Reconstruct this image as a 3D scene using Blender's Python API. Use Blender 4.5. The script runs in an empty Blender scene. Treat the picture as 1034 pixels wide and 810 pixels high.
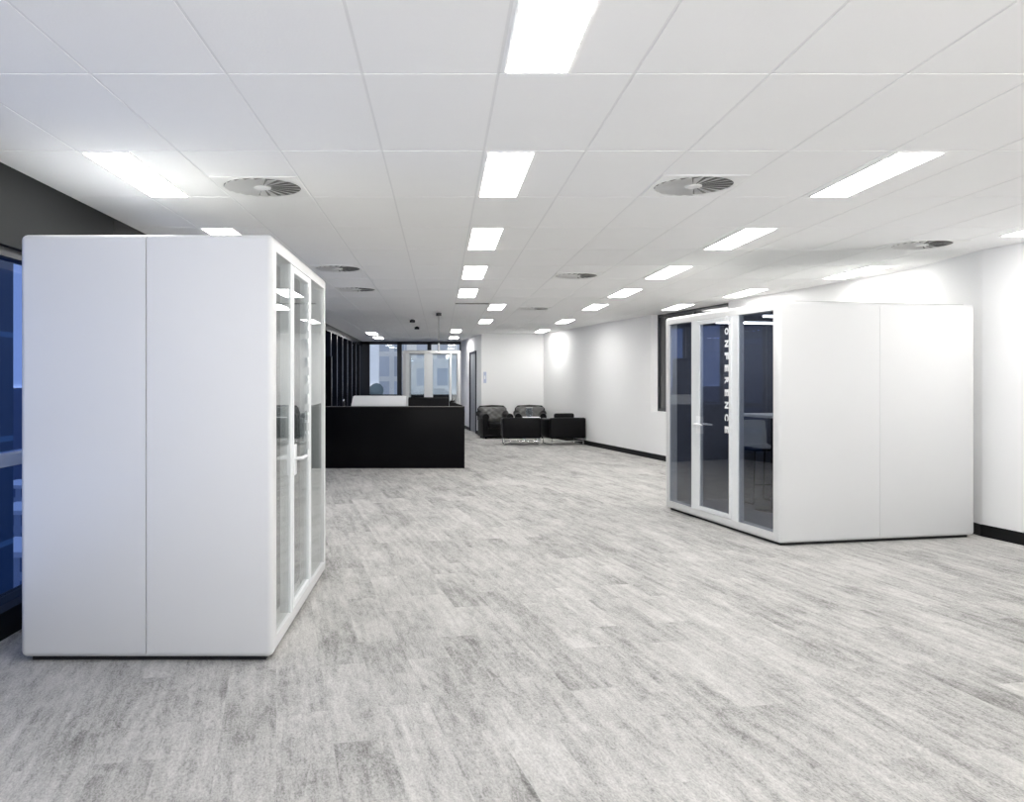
import bpy, bmesh, math, random
from mathutils import Vector, Matrix
random.seed(7)
PI = math.pi
scene = bpy.context.scene
COL = scene.collection
H = 2.973            # ceiling height
CAM_H = 1.62
F = 817.0
SK = math.radians(11.5)   # skew of the right-hand wall, the conference pod and the carpet

# ------------------------------------------------------------------ materials
def nodes_of(name):
    m = bpy.data.materials.new(name)
    m.use_nodes = True
    nt = m.node_tree
    return m, nt, nt.nodes, nt.links

def mat(name, color, rough=0.5, metal=0.0, vary=0.04, scale=6.0, spec=0.5, bump=0.0, coat=0.0):
    m, nt, N, L = nodes_of(name)
    b = N['Principled BSDF']
    tc = N.new('ShaderNodeTexCoord')
    nz = N.new('ShaderNodeTexNoise'); nz.inputs['Scale'].default_value = scale; nz.inputs['Detail'].default_value = 3
    L.new(tc.outputs['Object'], nz.inputs['Vector'])
    mx = N.new('ShaderNodeMix'); mx.data_type = 'RGBA'
    lo = [max(0, c * (1 - vary)) for c in color] + [1]
    hi = [min(1, c * (1 + vary)) for c in color] + [1]
    mx.inputs[6].default_value = lo; mx.inputs[7].default_value = hi
    L.new(nz.outputs['Fac'], mx.inputs[0])
    L.new(mx.outputs[2], b.inputs['Base Color'])
    b.inputs['Roughness'].default_value = rough
    b.inputs['Metallic'].default_value = metal
    b.inputs['Specular IOR Level'].default_value = spec
    b.inputs['Coat Weight'].default_value = coat
    if bump > 0:
        bp = N.new('ShaderNodeBump'); bp.inputs['Strength'].default_value = bump; bp.inputs['Distance'].default_value = 0.004
        n2 = N.new('ShaderNodeTexNoise'); n2.inputs['Scale'].default_value = scale * 25
        L.new(tc.outputs['Object'], n2.inputs['Vector'])
        L.new(n2.outputs['Fac'], bp.inputs['Height']); L.new(bp.outputs['Normal'], b.inputs['Normal'])
    return m

def glass(name, tint, ior=1.5, refl=1.0, vary=0.04):
    """architectural glass: tinted see-through plus Fresnel mirror reflection"""
    m, nt, N, L = nodes_of(name)
    N.remove(N['Principled BSDF'])
    out = N['Material Output']
    tc = N.new('ShaderNodeTexCoord')
    nz = N.new('ShaderNodeTexNoise'); nz.inputs['Scale'].default_value = 1.5
    L.new(tc.outputs['Object'], nz.inputs['Vector'])
    mx = N.new('ShaderNodeMix'); mx.data_type = 'RGBA'
    mx.inputs[6].default_value = [c * (1 - vary) for c in tint] + [1]
    mx.inputs[7].default_value = [min(1, c * (1 + vary)) for c in tint] + [1]
    L.new(nz.outputs['Fac'], mx.inputs[0])
    tr = N.new('ShaderNodeBsdfTransparent'); L.new(mx.outputs[2], tr.inputs['Color'])
    gl = N.new('ShaderNodeBsdfGlossy'); gl.inputs['Roughness'].default_value = 0.01
    gl.inputs['Color'].default_value = (refl, refl, refl, 1)
    fr = N.new('ShaderNodeFresnel')
    geo = N.new('ShaderNodeNewGeometry'); im = N.new('ShaderNodeMix'); im.data_type = 'FLOAT'
    im.inputs[2].default_value = ior; im.inputs[3].default_value = 1.0 / ior   # same reflectance from either side of the sheet
    L.new(geo.outputs['Backfacing'], im.inputs[0]); L.new(im.outputs[0], fr.inputs['IOR'])
    ms = N.new('ShaderNodeMixShader')
    L.new(fr.outputs['Fac'], ms.inputs['Fac']); L.new(tr.outputs['BSDF'], ms.inputs[1]); L.new(gl.outputs['BSDF'], ms.inputs[2])
    L.new(ms.outputs['Shader'], out.inputs['Surface'])
    return m

def emit(name, color, strength):
    m, nt, N, L = nodes_of(name)
    N.remove(N['Principled BSDF'])
    e = N.new('ShaderNodeEmission'); e.inputs['Color'].default_value = (*color, 1); e.inputs['Strength'].default_value = strength
    L.new(e.outputs['Emission'], N['Material Output'].inputs['Surface'])
    return m

def carpet_mat():
    m, nt, N, L = nodes_of('carpet_planks')
    b = N['Principled BSDF']; b.inputs['Roughness'].default_value = 0.95
    b.inputs['Specular IOR Level'].default_value = 0.15
    tc = N.new('ShaderNodeTexCoord')
    mp = N.new('ShaderNodeMapping'); mp.inputs['Rotation'].default_value = (0, 0, -(PI / 2 + SK))
    L.new(tc.outputs['Object'], mp.inputs['Vector'])
    br = N.new('ShaderNodeTexBrick')
    br.offset = 0.37; br.inputs['Scale'].default_value = 1.0
    br.inputs['Color1'].default_value = (0, 0, 0, 1); br.inputs['Color2'].default_value = (1, 1, 1, 1)
    br.inputs['Mortar'].default_value = (0.5, 0.5, 0.5, 1); br.inputs['Mortar Size'].default_value = 0.0
    br.inputs['Brick Width'].default_value = 1.0; br.inputs['Row Height'].default_value = 0.25
    L.new(mp.outputs['Vector'], br.inputs['Vector'])
    bw = N.new('ShaderNodeRGBToBW'); L.new(br.outputs['Color'], bw.inputs['Color'])
    # a shift per plank so the streaks break at plank edges
    sep = N.new('ShaderNodeSeparateXYZ'); L.new(mp.outputs['Vector'], sep.inputs[0])
    mz = N.new('ShaderNodeMath'); mz.operation = 'MULTIPLY'; mz.inputs[1].default_value = 37.0; L.new(bw.outputs[0], mz.inputs[0])
    cmb = N.new('ShaderNodeCombineXYZ')
    L.new(sep.outputs[0], cmb.inputs[0]); L.new(sep.outputs[1], cmb.inputs[1]); L.new(mz.outputs[0], cmb.inputs[2])
    def noise(scale_xyz, scale, detail, rough=0.6, dist=0.0):
        mm = N.new('ShaderNodeMapping'); mm.inputs['Scale'].default_value = scale_xyz
        L.new(cmb.outputs[0], mm.inputs['Vector'])
        n = N.new('ShaderNodeTexNoise'); n.inputs['Scale'].default_value = scale; n.inputs['Detail'].default_value = detail
        n.inputs['Roughness'].default_value = rough; n.inputs['Distortion'].default_value = dist
        L.new(mm.outputs[0], n.inputs['Vector']); return n.outputs['Fac']
    streak = noise((0.7, 8.0, 1.0), 2.0, 6, 0.66, 0.3)
    fine = noise((1.0, 3.2, 1.0), 7.0, 7, 0.80, 0.9)
    patch = noise((1.0, 2.0, 0.3), 1.1, 3)
    speck = noise((1.0, 1.8, 1.0), 62, 2, 0.7)
    def lin(*terms):
        acc = None
        for s, w in terms:
            k = N.new('ShaderNodeMath'); k.operation = 'MULTIPLY'; k.inputs[1].default_value = w; L.new(s, k.inputs[0])
            if acc is None: acc = k.outputs[0]
            else:
                a = N.new('ShaderNodeMath'); a.operation = 'ADD'; L.new(acc, a.inputs[0]); L.new(k.outputs[0], a.inputs[1]); acc = a.outputs[0]
        return acc
    v = lin((bw.outputs[0], 0.036), (streak, 0.25), (fine, 0.31), (patch, 0.20), (speck, 0.25))
    cr = N.new('ShaderNodeValToRGB')
    e = cr.color_ramp.elements
    e[0].position = 0.40; e[0].color = (0.155, 0.152, 0.146, 1)
    e[1].position = 0.63; e[1].color = (0.60, 0.59, 0.57, 1)
    k = e.new(0.51); k.color = (0.40, 0.393, 0.38, 1)
    L.new(v, cr.inputs['Fac']); L.new(cr.outputs['Color'], b.inputs['Base Color'])
    bp = N.new('ShaderNodeBump'); bp.inputs['Strength'].default_value = 0.25; bp.inputs['Distance'].default_value = 0.004
    L.new(speck, bp.inputs['Height']); L.new(bp.outputs['Normal'], b.inputs['Normal'])
    return m

def facade_mat(name, base, band, sx, sz, frac=0.45, rough=0.4):
    """building facade: regular window bands by brick pattern"""
    m, nt, N, L = nodes_of(name)
    b = N['Principled BSDF']; b.inputs['Roughness'].default_value = rough
    tc = N.new('ShaderNodeTexCoord')
    mp = N.new('ShaderNodeMapping'); mp.inputs['Rotation'].default_value = (PI / 2, 0, 0)
    L.new(tc.outputs['Object'], mp.inputs['Vector'])
    br = N.new('ShaderNodeTexBrick'); br.offset = 0.0
    br.inputs['Scale'].default_value = 1; br.inputs['Brick Width'].default_value = sx; br.inputs['Row Height'].default_value = sz
    br.inputs['Mortar Size'].default_value = frac
    br.inputs['Color1'].default_value = (*base, 1); br.inputs['Color2'].default_value = tuple(c * 0.8 for c in base) + (1,)
    br.inputs['Mortar'].default_value = (*band, 1)
    L.new(mp.outputs['Vector'], br.inputs['Vector']); L.new(br.outputs['Color'], b.inputs['Base Color'])
    return m

M = {}
M['carpet'] = carpet_mat()
M['ceiling'] = mat('ceiling_tile_white', (0.95, 0.95, 0.945), 0.9, vary=0.015, scale=3, bump=0.15)
M['tbar'] = mat('ceiling_grid_white', (0.84, 0.84, 0.84), 0.6, vary=0.02)
M['wall'] = mat('white_wall_paint', (0.93, 0.93, 0.925), 0.7, vary=0.012, scale=1.5)
M['bulkhead'] = mat('dark_grey_bulkhead', (0.020, 0.0215, 0.022), 0.7, vary=0.15, scale=1.5, spec=0.15)
M['black_panel'] = mat('black_wall_panel', (0.008, 0.008, 0.009), 0.22, vary=0.2, scale=3, spec=0.2)
M['black_trim'] = mat('black_baseboard', (0.006, 0.006, 0.0065), 0.55, vary=0.2, spec=0.2)
M['steel_edge'] = mat('dull_steel_edge', (0.20, 0.19, 0.18), 0.3, metal=1.0)
M['black_frame'] = mat('black_window_frame', (0.010, 0.012, 0.018), 0.4, vary=0.2)
M['alu'] = mat('pale_aluminium', (0.72, 0.76, 0.82), 0.35, metal=0.3)
M['pod_white'] = mat('pod_white_lacquer', (0.715, 0.718, 0.715), 0.38, vary=0.012, scale=2)
M['pod_frame'] = mat('pod_white_door_frame', (0.80, 0.82, 0.83), 0.35, vary=0.02)
M['pod_black'] = mat('pod_black_plinth', (0.01, 0.01, 0.011), 0.6)
M['felt_dark'] = mat('charcoal_felt', (0.17, 0.18, 0.215), 0.95, vary=0.15, scale=20, bump=0.3)
M['bounce_grey'] = mat('bounce_cut_grey', (0.33, 0.335, 0.33), 0.7, vary=0.05)  # grey of the added roof sheet, set to limit bounce onto the ceiling
M['felt_light'] = mat('pale_grey_felt', (0.24, 0.245, 0.245), 0.95, vary=0.1, scale=20, bump=0.3)
M['vinyl'] = mat('white_vinyl_lettering', (0.92, 0.93, 0.94), 0.5, vary=0.01)
M['white_plastic'] = mat('white_satin', (0.92, 0.925, 0.925), 0.35, vary=0.02)
M['metal_white'] = mat('white_metal_lever', (0.88, 0.89, 0.90), 0.28, vary=0.01)
M['leather'] = mat('black_leather', (0.006, 0.006, 0.007), 0.36, vary=0.25, scale=14, bump=0.25, spec=0.12)
M['tuft'] = mat('black_leather_painted_sheen', (0.13, 0.13, 0.125), 0.30, vary=0.25, scale=10, bump=0.25)  # lighter base colour stands in for the sheen on the black leather backs
M['chrome'] = mat('chrome', (0.75, 0.76, 0.78), 0.12, metal=1.0, vary=0.02)
M['black_wire'] = mat('black_powder_coat', (0.012, 0.012, 0.013), 0.4)
M['stool_grey'] = mat('grey_stool_fabric', (0.50, 0.51, 0.51), 0.8, vary=0.1, scale=25)
M['desk_black'] = mat('black_gloss_desk', (0.004, 0.004, 0.005), 0.14, vary=0.3, scale=2, spec=0.08)
M['door_grey'] = mat('grey_door_leaf', (0.33, 0.34, 0.35), 0.5)
M['switch_blue'] = mat('pale_blue_plate', (0.55, 0.60, 0.75), 0.4)
M['panel_light'] = emit('led_panel', (1.0, 0.985, 0.96), 22.5)
M['pod_led'] = emit('pod_led_strip', (0.95, 0.97, 1.0), 20.0)
M['vane'] = mat('diffuser_white', (0.93, 0.93, 0.92), 0.6, vary=0.02)
M['duct'] = mat('dark_duct', (0.22, 0.215, 0.21), 0.8)
M['glass_clear'] = glass('clear_glass', (0.93, 0.95, 0.96), 1.45)
M['glass_pod'] = glass('pod_clear_glass', (0.91, 0.93, 0.93), 1.52)
M['glass_smoke'] = glass('pod_smoked_glass', (0.72, 0.74, 0.78), 1.6)
M['glass_blue'] = glass('blue_tinted_glazing', (0.56, 0.68, 0.95), 1.45, refl=0.6)
M['glass_dark'] = mat('dark_internal_glazing', (0.05, 0.052, 0.055), 0.15)
M['blind'] = mat('pale_blue_roller_blind', (0.55, 0.68, 0.98), 0.85)
M['bldg_navy'] = facade_mat('navy_office_facade', (0.010, 0.045, 0.10), (0.07, 0.16, 0.26), 3.0, 3.6, 0.10)
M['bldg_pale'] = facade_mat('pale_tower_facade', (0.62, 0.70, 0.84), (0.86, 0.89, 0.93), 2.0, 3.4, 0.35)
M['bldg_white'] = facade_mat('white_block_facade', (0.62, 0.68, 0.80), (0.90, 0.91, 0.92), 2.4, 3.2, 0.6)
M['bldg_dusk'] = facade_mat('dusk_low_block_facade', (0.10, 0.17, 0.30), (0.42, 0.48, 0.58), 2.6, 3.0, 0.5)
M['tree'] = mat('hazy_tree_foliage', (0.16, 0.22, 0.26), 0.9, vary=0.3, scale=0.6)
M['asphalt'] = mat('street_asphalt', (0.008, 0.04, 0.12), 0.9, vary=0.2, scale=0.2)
M['vase'] = glass('vase_glass', (0.75, 0.80, 0.84), 1.5)

# ------------------------------------------------------------------ mesh helpers
def new_bm(): return bmesh.new()

def merge(dst, src, mtx=None):
    if mtx is not None: bmesh.ops.transform(src, matrix=mtx, verts=src.verts)
    me = bpy.data.meshes.new('tmp'); src.to_mesh(me); src.free()
    dst.from_mesh(me); bpy.data.meshes.remove(me)

def box(bm, x0, x1, y0, y1, z0, z1, bevel=0.0, seg=2, mtx=None):
    t = bmesh.new()
    bmesh.ops.create_cube(t, size=1.0)
    for v in t.verts:
        v.co = Vector(((x0 + x1) / 2 + v.co.x * (x1 - x0), (y0 + y1) / 2 + v.co.y * (y1 - y0), (z0 + z1) / 2 + v.co.z * (z1 - z0)))
    if bevel > 0:
        bmesh.ops.bevel(t, geom=t.edges[:], offset=bevel, segments=seg, profile=0.5, affect='EDGES')
    merge(bm, t, mtx)

def cyl(bm, p, r, h, seg=20, r2=None, mtx=None):
    """upright cylinder, base centre p"""
    t = bmesh.new()
    bmesh.ops.create_cone(t, cap_ends=True, segments=seg, radius1=r, radius2=r if r2 is None else r2, depth=h)
    bmesh.ops.translate(t, vec=Vector(p) + Vector((0, 0, h / 2)), verts=t.verts)
    merge(bm, t, mtx)

def tube(bm, pts, r, seg=10, closed=False):
    pts = [Vector(p) for p in pts]
    n = len(pts); rings = []
    up = Vector((0, 0, 1))
    for i, p in enumerate(pts):
        if closed: d = (pts[(i + 1) % n] - pts[i - 1])
        elif i == 0: d = pts[1] - p
        elif i == n - 1: d = p - pts[i - 1]
        else: d = (pts[i + 1] - p).normalized() + (p - pts[i - 1]).normalized()
        d.normalize()
        a = d.cross(up)
        if a.length < 1e-3: a = d.cross(Vector((1, 0, 0)))
        a.normalize(); b = a.cross(d).normalized()
        rings.append([bm.verts.new(p + a * (r * math.cos(2 * PI * k / seg)) + b * (r * math.sin(2 * PI * k / seg))) for k in range(seg)])
    last = n if closed else n - 1
    for i in range(last):
        A, B = rings[i], rings[(i + 1) % n]
        for k in range(seg):
            bm.faces.new((A[k], A[(k + 1) % seg], B[(k + 1) % seg], B[k]))
    if not closed:
        bm.faces.new(rings[0][::-1]); bm.faces.new(rings[-1])

def round_path(pts, rad, n=4):
    """round the inner corners of a polyline"""
    pts = [Vector(p) for p in pts]; out = [pts[0]]
    for i in range(1, len(pts) - 1):
        a, p, c = pts[i - 1], pts[i], pts[i + 1]
        r = min(rad, (a - p).length / 2.1, (c - p).length / 2.1)
        s = p + (a - p).normalized() * r; e = p + (c - p).normalized() * r
        for k in range(n + 1):
            t = k / n
            out.append(s * (1 - t) ** 2 + p * 2 * t * (1 - t) + e * t * t)
    out.append(pts[-1]); return out

def obj(name, bm, material, parent=None, smooth=False, mtx=None):
    if mtx is not None: bmesh.ops.transform(bm, matrix=mtx, verts=bm.verts)
    bmesh.ops.recalc_face_normals(bm, faces=bm.faces)
    me = bpy.data.meshes.new(name); bm.to_mesh(me); bm.free()
    mats = material if isinstance(material, list) else [material]
    for q in mats: me.materials.append(q)
    if smooth:
        me.polygons.foreach_set('use_smooth', [True] * len(me.polygons))
        try: me.set_sharp_from_angle(angle=math.radians(40))
        except Exception: pass
    o = bpy.data.objects.new(name, me); COL.objects.link(o)
    if parent is not None: o.parent = parent
    return o

def thing(name, label, cat, loc=(0, 0, 0), rotz=0.0, group=None):
    o = bpy.data.objects.new(name, None); COL.objects.link(o)
    o.empty_display_size = 0.1
    o.location = loc; o.rotation_euler = (0, 0, rotz)
    tag(o, label, cat, group); return o

def tag(o, label, cat, group=None):
    o['label'] = label; o['category'] = cat
    if group: o['group'] = group
    return o

def struct(name, bm, material, parent=None, label=None, smooth=False):
    o = obj(name, bm, material, parent, smooth)
    o['kind'] = 'structure'
    if label: o['label'] = label; o['category'] = name.split('_')[0]
    return o

def copy_tree(o, parent=None):
    c = o.copy(); COL.objects.link(c)
    if parent is not None: c.parent = parent
    for ch in list(o.children): copy_tree(ch, c)
    return c

def boolean(target, cutter):
    cutter.parent = target.parent
    md = target.modifiers.new('cut', 'BOOLEAN'); md.operation = 'DIFFERENCE'; md.object = cutter; md.solver = 'EXACT'
    dg = bpy.context.evaluated_depsgraph_get(); dg.update()
    me = bpy.data.meshes.new_from_object(target.evaluated_get(dg))
    target.modifiers.clear()
    old = target.data; target.data = me; bpy.data.meshes.remove(old)
    cm = cutter.data; bpy.data.objects.remove(cutter); bpy.data.meshes.remove(cm)

# ------------------------------------------------------------------ setting: floor and ceiling
Y0, Y1 = -1.5, 28.6
XL = -2.73
def far_x(y): return 7.77 - math.tan(SK) * y
def near_x(y): return 7.33 - math.tan(SK) * y

bm = new_bm(); box(bm, XL - 0.3, 9.2, Y0, Y1 + 0.2, -0.1, 0)
struct('floor', bm, M['carpet'], label='grey mottled plank carpet running the length of the office')

# ceiling: suspended tiles on a T-bar grid, tiles 600 x 1200 lying 5 mm proud of a slim grid
bm = new_bm()
gx0 = 0.254; gap = 0.007
n_t = 0
LIGHTS_X = []
i = -5
tile_bm = new_bm()
while gx0 + 0.6 * i < 9.2:
    xa, xb = gx0 + 0.6 * i, gx0 + 0.6 * (i + 1)
    xa2, xb2 = max(xa, XL - 0.05), xb
    if xb2 - xa2 > 0.05:
        for j in range(-4, 24):
            ya, yb = 1.2 * j - 0.03, 1.2 * (j + 1) - 0.03
            if yb > Y1: yb = Y1
            if xa2 > far_x(ya) + 0.3 : continue
            box(tile_bm, xa2 + gap, xb2 - gap, ya + gap, yb - gap, H, H + 0.012)
    i += 1
ceil = struct('ceiling', tile_bm, M['ceiling'], label='white suspended tile ceiling above the whole office')
bm = new_bm(); box(bm, XL - 0.3, 9.2, Y0 - 0.9, Y1 + 0.2, H + 0.003, H + 0.06)
g = obj('grid', bm, M['tbar'], ceil)

# ------------------------------------------------------------------ right wall (skewed), with a step hidden behind the conference pod
def along(base_xy):
    """frame: local x runs along the wall away from the camera, local y points out of the room"""
    u = Vector((-math.sin(SK), math.cos(SK), 0)); n = Vector((math.cos(SK), math.sin(SK), 0))
    m = Matrix((( u.x, n.x, 0, base_xy[0]), (u.y, n.y, 0, base_xy[1]), (0, 0, 1, 0), (0, 0, 0, 1)))
    return m
YJ = 10.0; YN = 8.4
FARM = along((far_x(YJ), YJ)); NEARM = along((near_x(YN), YN))
def prism(bm, pts, z0, z1):
    a = [bm.verts.new((x, y, z0)) for x, y in pts]; b = [bm.verts.new((x, y, z1)) for x, y in pts]
    bm.faces.new(a); bm.faces.new(b[::-1])
    for k in range(len(pts)): bm.faces.new((a[k], b[k], b[(k + 1) % len(pts)], a[(k + 1) % len(pts)]))
c = math.cos(SK)
sW0, sW1 = (13.9 - YJ) / c, (16.76 - YJ) / c
bm = new_bm()
S_END = (23.62 - YJ) / c
box(bm, 0, sW0, 0, 0.2, 0, H + 0.05, mtx=FARM)
box(bm, sW1, S_END, 0, 0.2, 0, H + 0.05, mtx=FARM)
box(bm, sW0, sW1, 0, 0.2, 0, 0.98, mtx=FARM)
box(bm, -10.1, 0, 0, 0.5, 0, H + 0.05, mtx=NEARM)
prism(bm, [(near_x(YN), YN), (far_x(YJ), YJ), (far_x(YJ) + 0.3, YJ), (near_x(YN) + 0.4, YN)], 0, H + 0.05)
struct('wall_right', bm, M['wall'], label='long white wall on the right running back to the lounge corner')
bm = new_bm()
box(bm, 0, S_END - 0.1, -0.014, 0.0, 0, 0.11, 0.003, 1, mtx=FARM)
box(bm, -10.1, 0.0, -0.014, 0.0, 0, 0.125, 0.003, 1, mtx=NEARM)
prism(bm, [(near_x(YN) - 0.014, YN), (far_x(YJ) - 0.014, YJ), (far_x(YJ), YJ), (near_x(YN), YN)], 0, 0.12)
struct('baseboard_right', bm, M['black_trim'], label='black baseboard along the white right wall')
# dark internal window set back in that wall
wroot = bpy.data.objects.new('window_2', None); COL.objects.link(wroot); wroot['kind'] = 'structure'
wroot['label'] = 'dark internal window in the right wall behind the conference pod'; wroot['category'] = 'window'
bm = new_bm()
for a, b_ in ((sW0, sW0 + 0.05), (sW1 - 0.05, sW1), ((sW0 + sW1) / 2 - 0.03, (sW0 + sW1) / 2 + 0.03)):
    box(bm, a, b_, 0.145, 0.20, 0.98, H, mtx=FARM)
box(bm, sW0, sW1, 0.145, 0.20, 0.98, 1.03, mtx=FARM); box(bm, sW0, sW1, 0.145, 0.20, H - 0.05, H, mtx=FARM)
obj('window_frame', bm, M['black_frame'], wroot)
bm = new_bm(); box(bm, sW0 + 0.02, sW1 - 0.02, 0.17, 0.18, 1.0, H - 0.02, mtx=FARM)
obj('pane', bm, M['glass_dark'], wroot)

# ------------------------------------------------------------------ far walls
FX1 = far_x(23.5)
bm = new_bm(); box(bm, 1.19, FX1 + 0.1, 23.5, 23.7, 0, H + 0.05)
struct('wall_far', bm, M['wall'], label='white end wall behind the lounge armchairs')
bm = new_bm(); box(bm, 1.19, FX1, 23.486, 23.5, 0, 0.10)
struct('baseboard_far', bm, M['black_trim'], label='black baseboard below the white end wall behind the armchairs')
# side wall with the doorway, running from that corner to the end windows
ang = math.atan(0.1)
u = Vector((-math.sin(ang), math.cos(ang), 0)); nn = Vector((math.cos(ang), math.sin(ang), 0))
SIDE = Matrix(((u.x, nn.x, 0, 1.19), (u.y, nn.y, 0, 23.5), (0, 0, 1, 0), (0, 0, 0, 1)))
d0, d1 = 1.05, 2.55
bm = new_bm()
box(bm, 0.0, d0, 0, 0.16, 0, H + 0.05, mtx=SIDE); box(bm, d1, 5.0, 0, 0.16, 0, H + 0.05, mtx=SIDE)
box(bm, d0, d1, 0, 0.16, 2.52, H + 0.05, mtx=SIDE)
struct('wall_side', bm, M['wall'], label='short white wall with a doorway beside the lounge corner')
bm = new_bm(); box(bm, 0.0, d0, -0.014, 0, 0, 0.10, mtx=SIDE); box(bm, d1, 4.9, -0.014, 0, 0, 0.10, mtx=SIDE)
struct('baseboard_side', bm, M['black_trim'])
droot = bpy.data.objects.new('door_1', None); COL.objects.link(droot); droot['kind'] = 'structure'
droot['label'] = 'grey door with a black frame in the short white wall past the reception desk'; droot['category'] = 'door'
bm = new_bm()
box(bm, d0, d0 + 0.07, -0.03, 0.16, 0, 2.52, mtx=SIDE); box(bm, d1 - 0.05, d1, -0.02, 0.16, 0, 2.52, mtx=SIDE)
box(bm, d0, d1, -0.02, 0.16, 2.46, 2.52, mtx=SIDE)
obj('door_frame', bm, M['black_frame'], droot)
bm = new_bm(); box(bm, d0 + 0.07, d1 - 0.05, 0.02, 0.07, 0.01, 2.46, 0.004, 1, mtx=SIDE)
leaf = obj('door_leaf', bm, M['door_grey'], droot)
bm = new_bm(); tube(bm, [SIDE @ Vector(p) for p in round_path([(d0 + 0.2, 0.02, 1.02), (d0 + 0.2, -0.03, 1.02), (d0 + 0.33, -0.03, 1.02)], 0.02)], 0.01)
obj('door_handle', bm, M['chrome'], leaf, True)
# end windows
YW = 28.3
def wx(px, y=YW): return (px - 445) / F * y
bm = new_bm(); box(bm, XL, 0.80, YW, YW + 0.2, 0, 1.05)
struct('wall_sill', bm, M['black_panel'], label='black sill wall below the end windows')
wr = bpy.data.objects.new('window_1', None); COL.objects.link(wr); wr['kind'] = 'structure'
wr['label'] = 'black framed end windows looking out at a pale blue sky'; wr['category'] = 'window'
bm = new_bm()
box(bm, XL, 0.80, YW + 0.02, YW + 0.14, H - 0.10, H + 0.05)
box(bm, XL, 0.80, YW + 0.02, YW + 0.14, 1.05, 1.12)
for px, w in ((368, .36), (403.3, .16), (433.5, .14), (465.5, .10)):
    box(bm, wx(px) - w / 2, wx(px) + w / 2, YW + 0.02, YW + 0.14, 1.05, H)
obj('window_frame', bm, M['black_frame'], wr)
for a, b_ in ((370, 403.3), (403.3, 433.5), (433.5, 465.5)):
    bm = new_bm(); box(bm, wx(a), wx(b_), YW + 0.07, YW + 0.085, 1.1, H - 0.06)
    obj('pane', bm, M['glass_clear'], wr)

# ------------------------------------------------------------------ left wall: bulkhead + blue tinted windows near, black fin wall beyond
YF = 6.75
bm = new_bm(); box(bm, XL - 0.3, XL, Y0, YF, 2.47, H + 0.05)
struct('trim_1', bm, M['bulkhead'], label='dark grey bulkhead above the tinted windows on the left')
bm = new_bm(); box(bm, XL - 0.25, XL, Y0, YF, 0, 0.17)
struct('baseboard_left', bm, M['black_trim'], label='black low sill under the tinted windows on the left')
wl = bpy.data.objects.new('window_3', None); COL.objects.link(wl); wl['kind'] = 'structure'
wl['label'] = 'tall blue tinted windows on the left behind the white pod'; wl['category'] = 'window'
bm = new_bm()
for y in (-2.2, -0.2, 1.8, 3.8, 5.8):
    box(bm, XL - 0.16, XL - 0.04, y - 0.035, y + 0.035, 0.17, 2.47)
box(bm, XL - 0.16, XL - 0.04, Y0, YF, 2.41, 2.47)
obj('window_frame', bm, M['black_frame'], wl)
bm = new_bm(); box(bm, XL - 0.15, XL - 0.02, Y0, YF, 1.07, 1.15, 0.004, 1)
tr = obj('transom', bm, M['alu'], wl)
ys = [Y0, -2.2, -0.2, 1.8, 3.8, 5.8, YF]
for a, b_ in zip(ys[:-1], ys[1:]):
    bm = new_bm(); box(bm, XL - 0.105, XL - 0.095, a, b_, 0.17, 2.45)
    obj('pane', bm, M['glass_blue'], wl)
# black panelled wall with fins
bm = new_bm()
box(bm, XL - 0.26, XL, YF, Y1, H - 0.16, H + 0.05); box(bm, XL - 0.26, XL, YF, Y1, 0, 0.17); box(bm, XL - 0.26, XL, YF - 0.06, YF + 0.06, 0.17, H - 0.16)
wlb = struct('wall_left', bm, M['black_panel'], label='black framed glazed wall with deep vertical fins behind the reception desk')
fy = [7.0 + 1.19 * k for k in range(19)]
for k, y in enumerate(fy):
    bm = new_bm(); box(bm, XL - 0.25, XL + 0.01, y - 0.06, y + 0.06, 0.17, H - 0.16, 0.004, 1)
    f_ = obj('fin', bm, M['black_panel'], wlb)
    bm = new_bm(); box(bm, XL + 0.004, XL + 0.014, y - 0.062, y - 0.045, 0.18, H - 0.18); obj('fin_edge', bm, M['steel_edge'], f_)
for a, b_ in zip([YF] + fy, fy + [Y1]):
    bm = new_bm(); box(bm, XL - 0.235, XL - 0.225, a + 0.05, b_ - 0.05, 0.17, H - 0.16); obj('pane', bm, M['glass_blue'], wlb)
bm = new_bm(); box(bm, XL - 0.25, XL - 0.18, YF, Y1, 1.07, 1.15); obj('transom', bm, M['black_panel'], wlb)

# ------------------------------------------------------------------ ceiling lights
def make_light(label, group):
    t = thing('ceiling_light', label, 'ceiling light', (0, 0, H), 0, group)
    w, l, fr = 0.145, 0.582, 0.012
    bm = new_bm()
    box(bm, -w, -w + fr, -l, l, -0.006, 0.004); box(bm, w - fr, w, -l, l, -0.006, 0.004)
    box(bm, -w + fr, w - fr, -l, -l + fr, -0.006, 0.004); box(bm, -w + fr, w - fr, l - fr, l, -0.006, 0.004)
    obj('frame', bm, M['vane'], t)
    bm = new_bm(); box(bm, -w + fr, w - fr, -l + fr, l - fr, -0.009, 0.003, 0.003, 1)
    obj('diffuser', bm, M['panel_light'], t)
    return t
proto = None
def light(x, y, label, group, rz=0.0):
    global proto
    if proto is None: proto = make_light(label, group); t = proto
    else: t = copy_tree(proto); t['label'] = label; t['group'] = group
    t.location = (x, y, H); t.rotation_euler = (0, 0, rz); return t
def kc(k): return 1.2 * (k + 0.5) - 0.03
ordn = ['nearest', 'second', 'third', 'fourth', 'fifth', 'sixth', 'seventh', 'eighth', 'ninth']
GM = 'lights of the middle ceiling row'
for n, k in enumerate((2, 4, 6, 8, 10)):
    light(0.42, kc(k), ('%s bright ceiling panel of the straight middle row, counted from the camera' % ordn[n]).capitalize(), GM)
light(1.03, kc(12), 'bright ceiling panel just beyond the dark slot vent, offset beside the middle row', 'lights of the offset far row')
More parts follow.
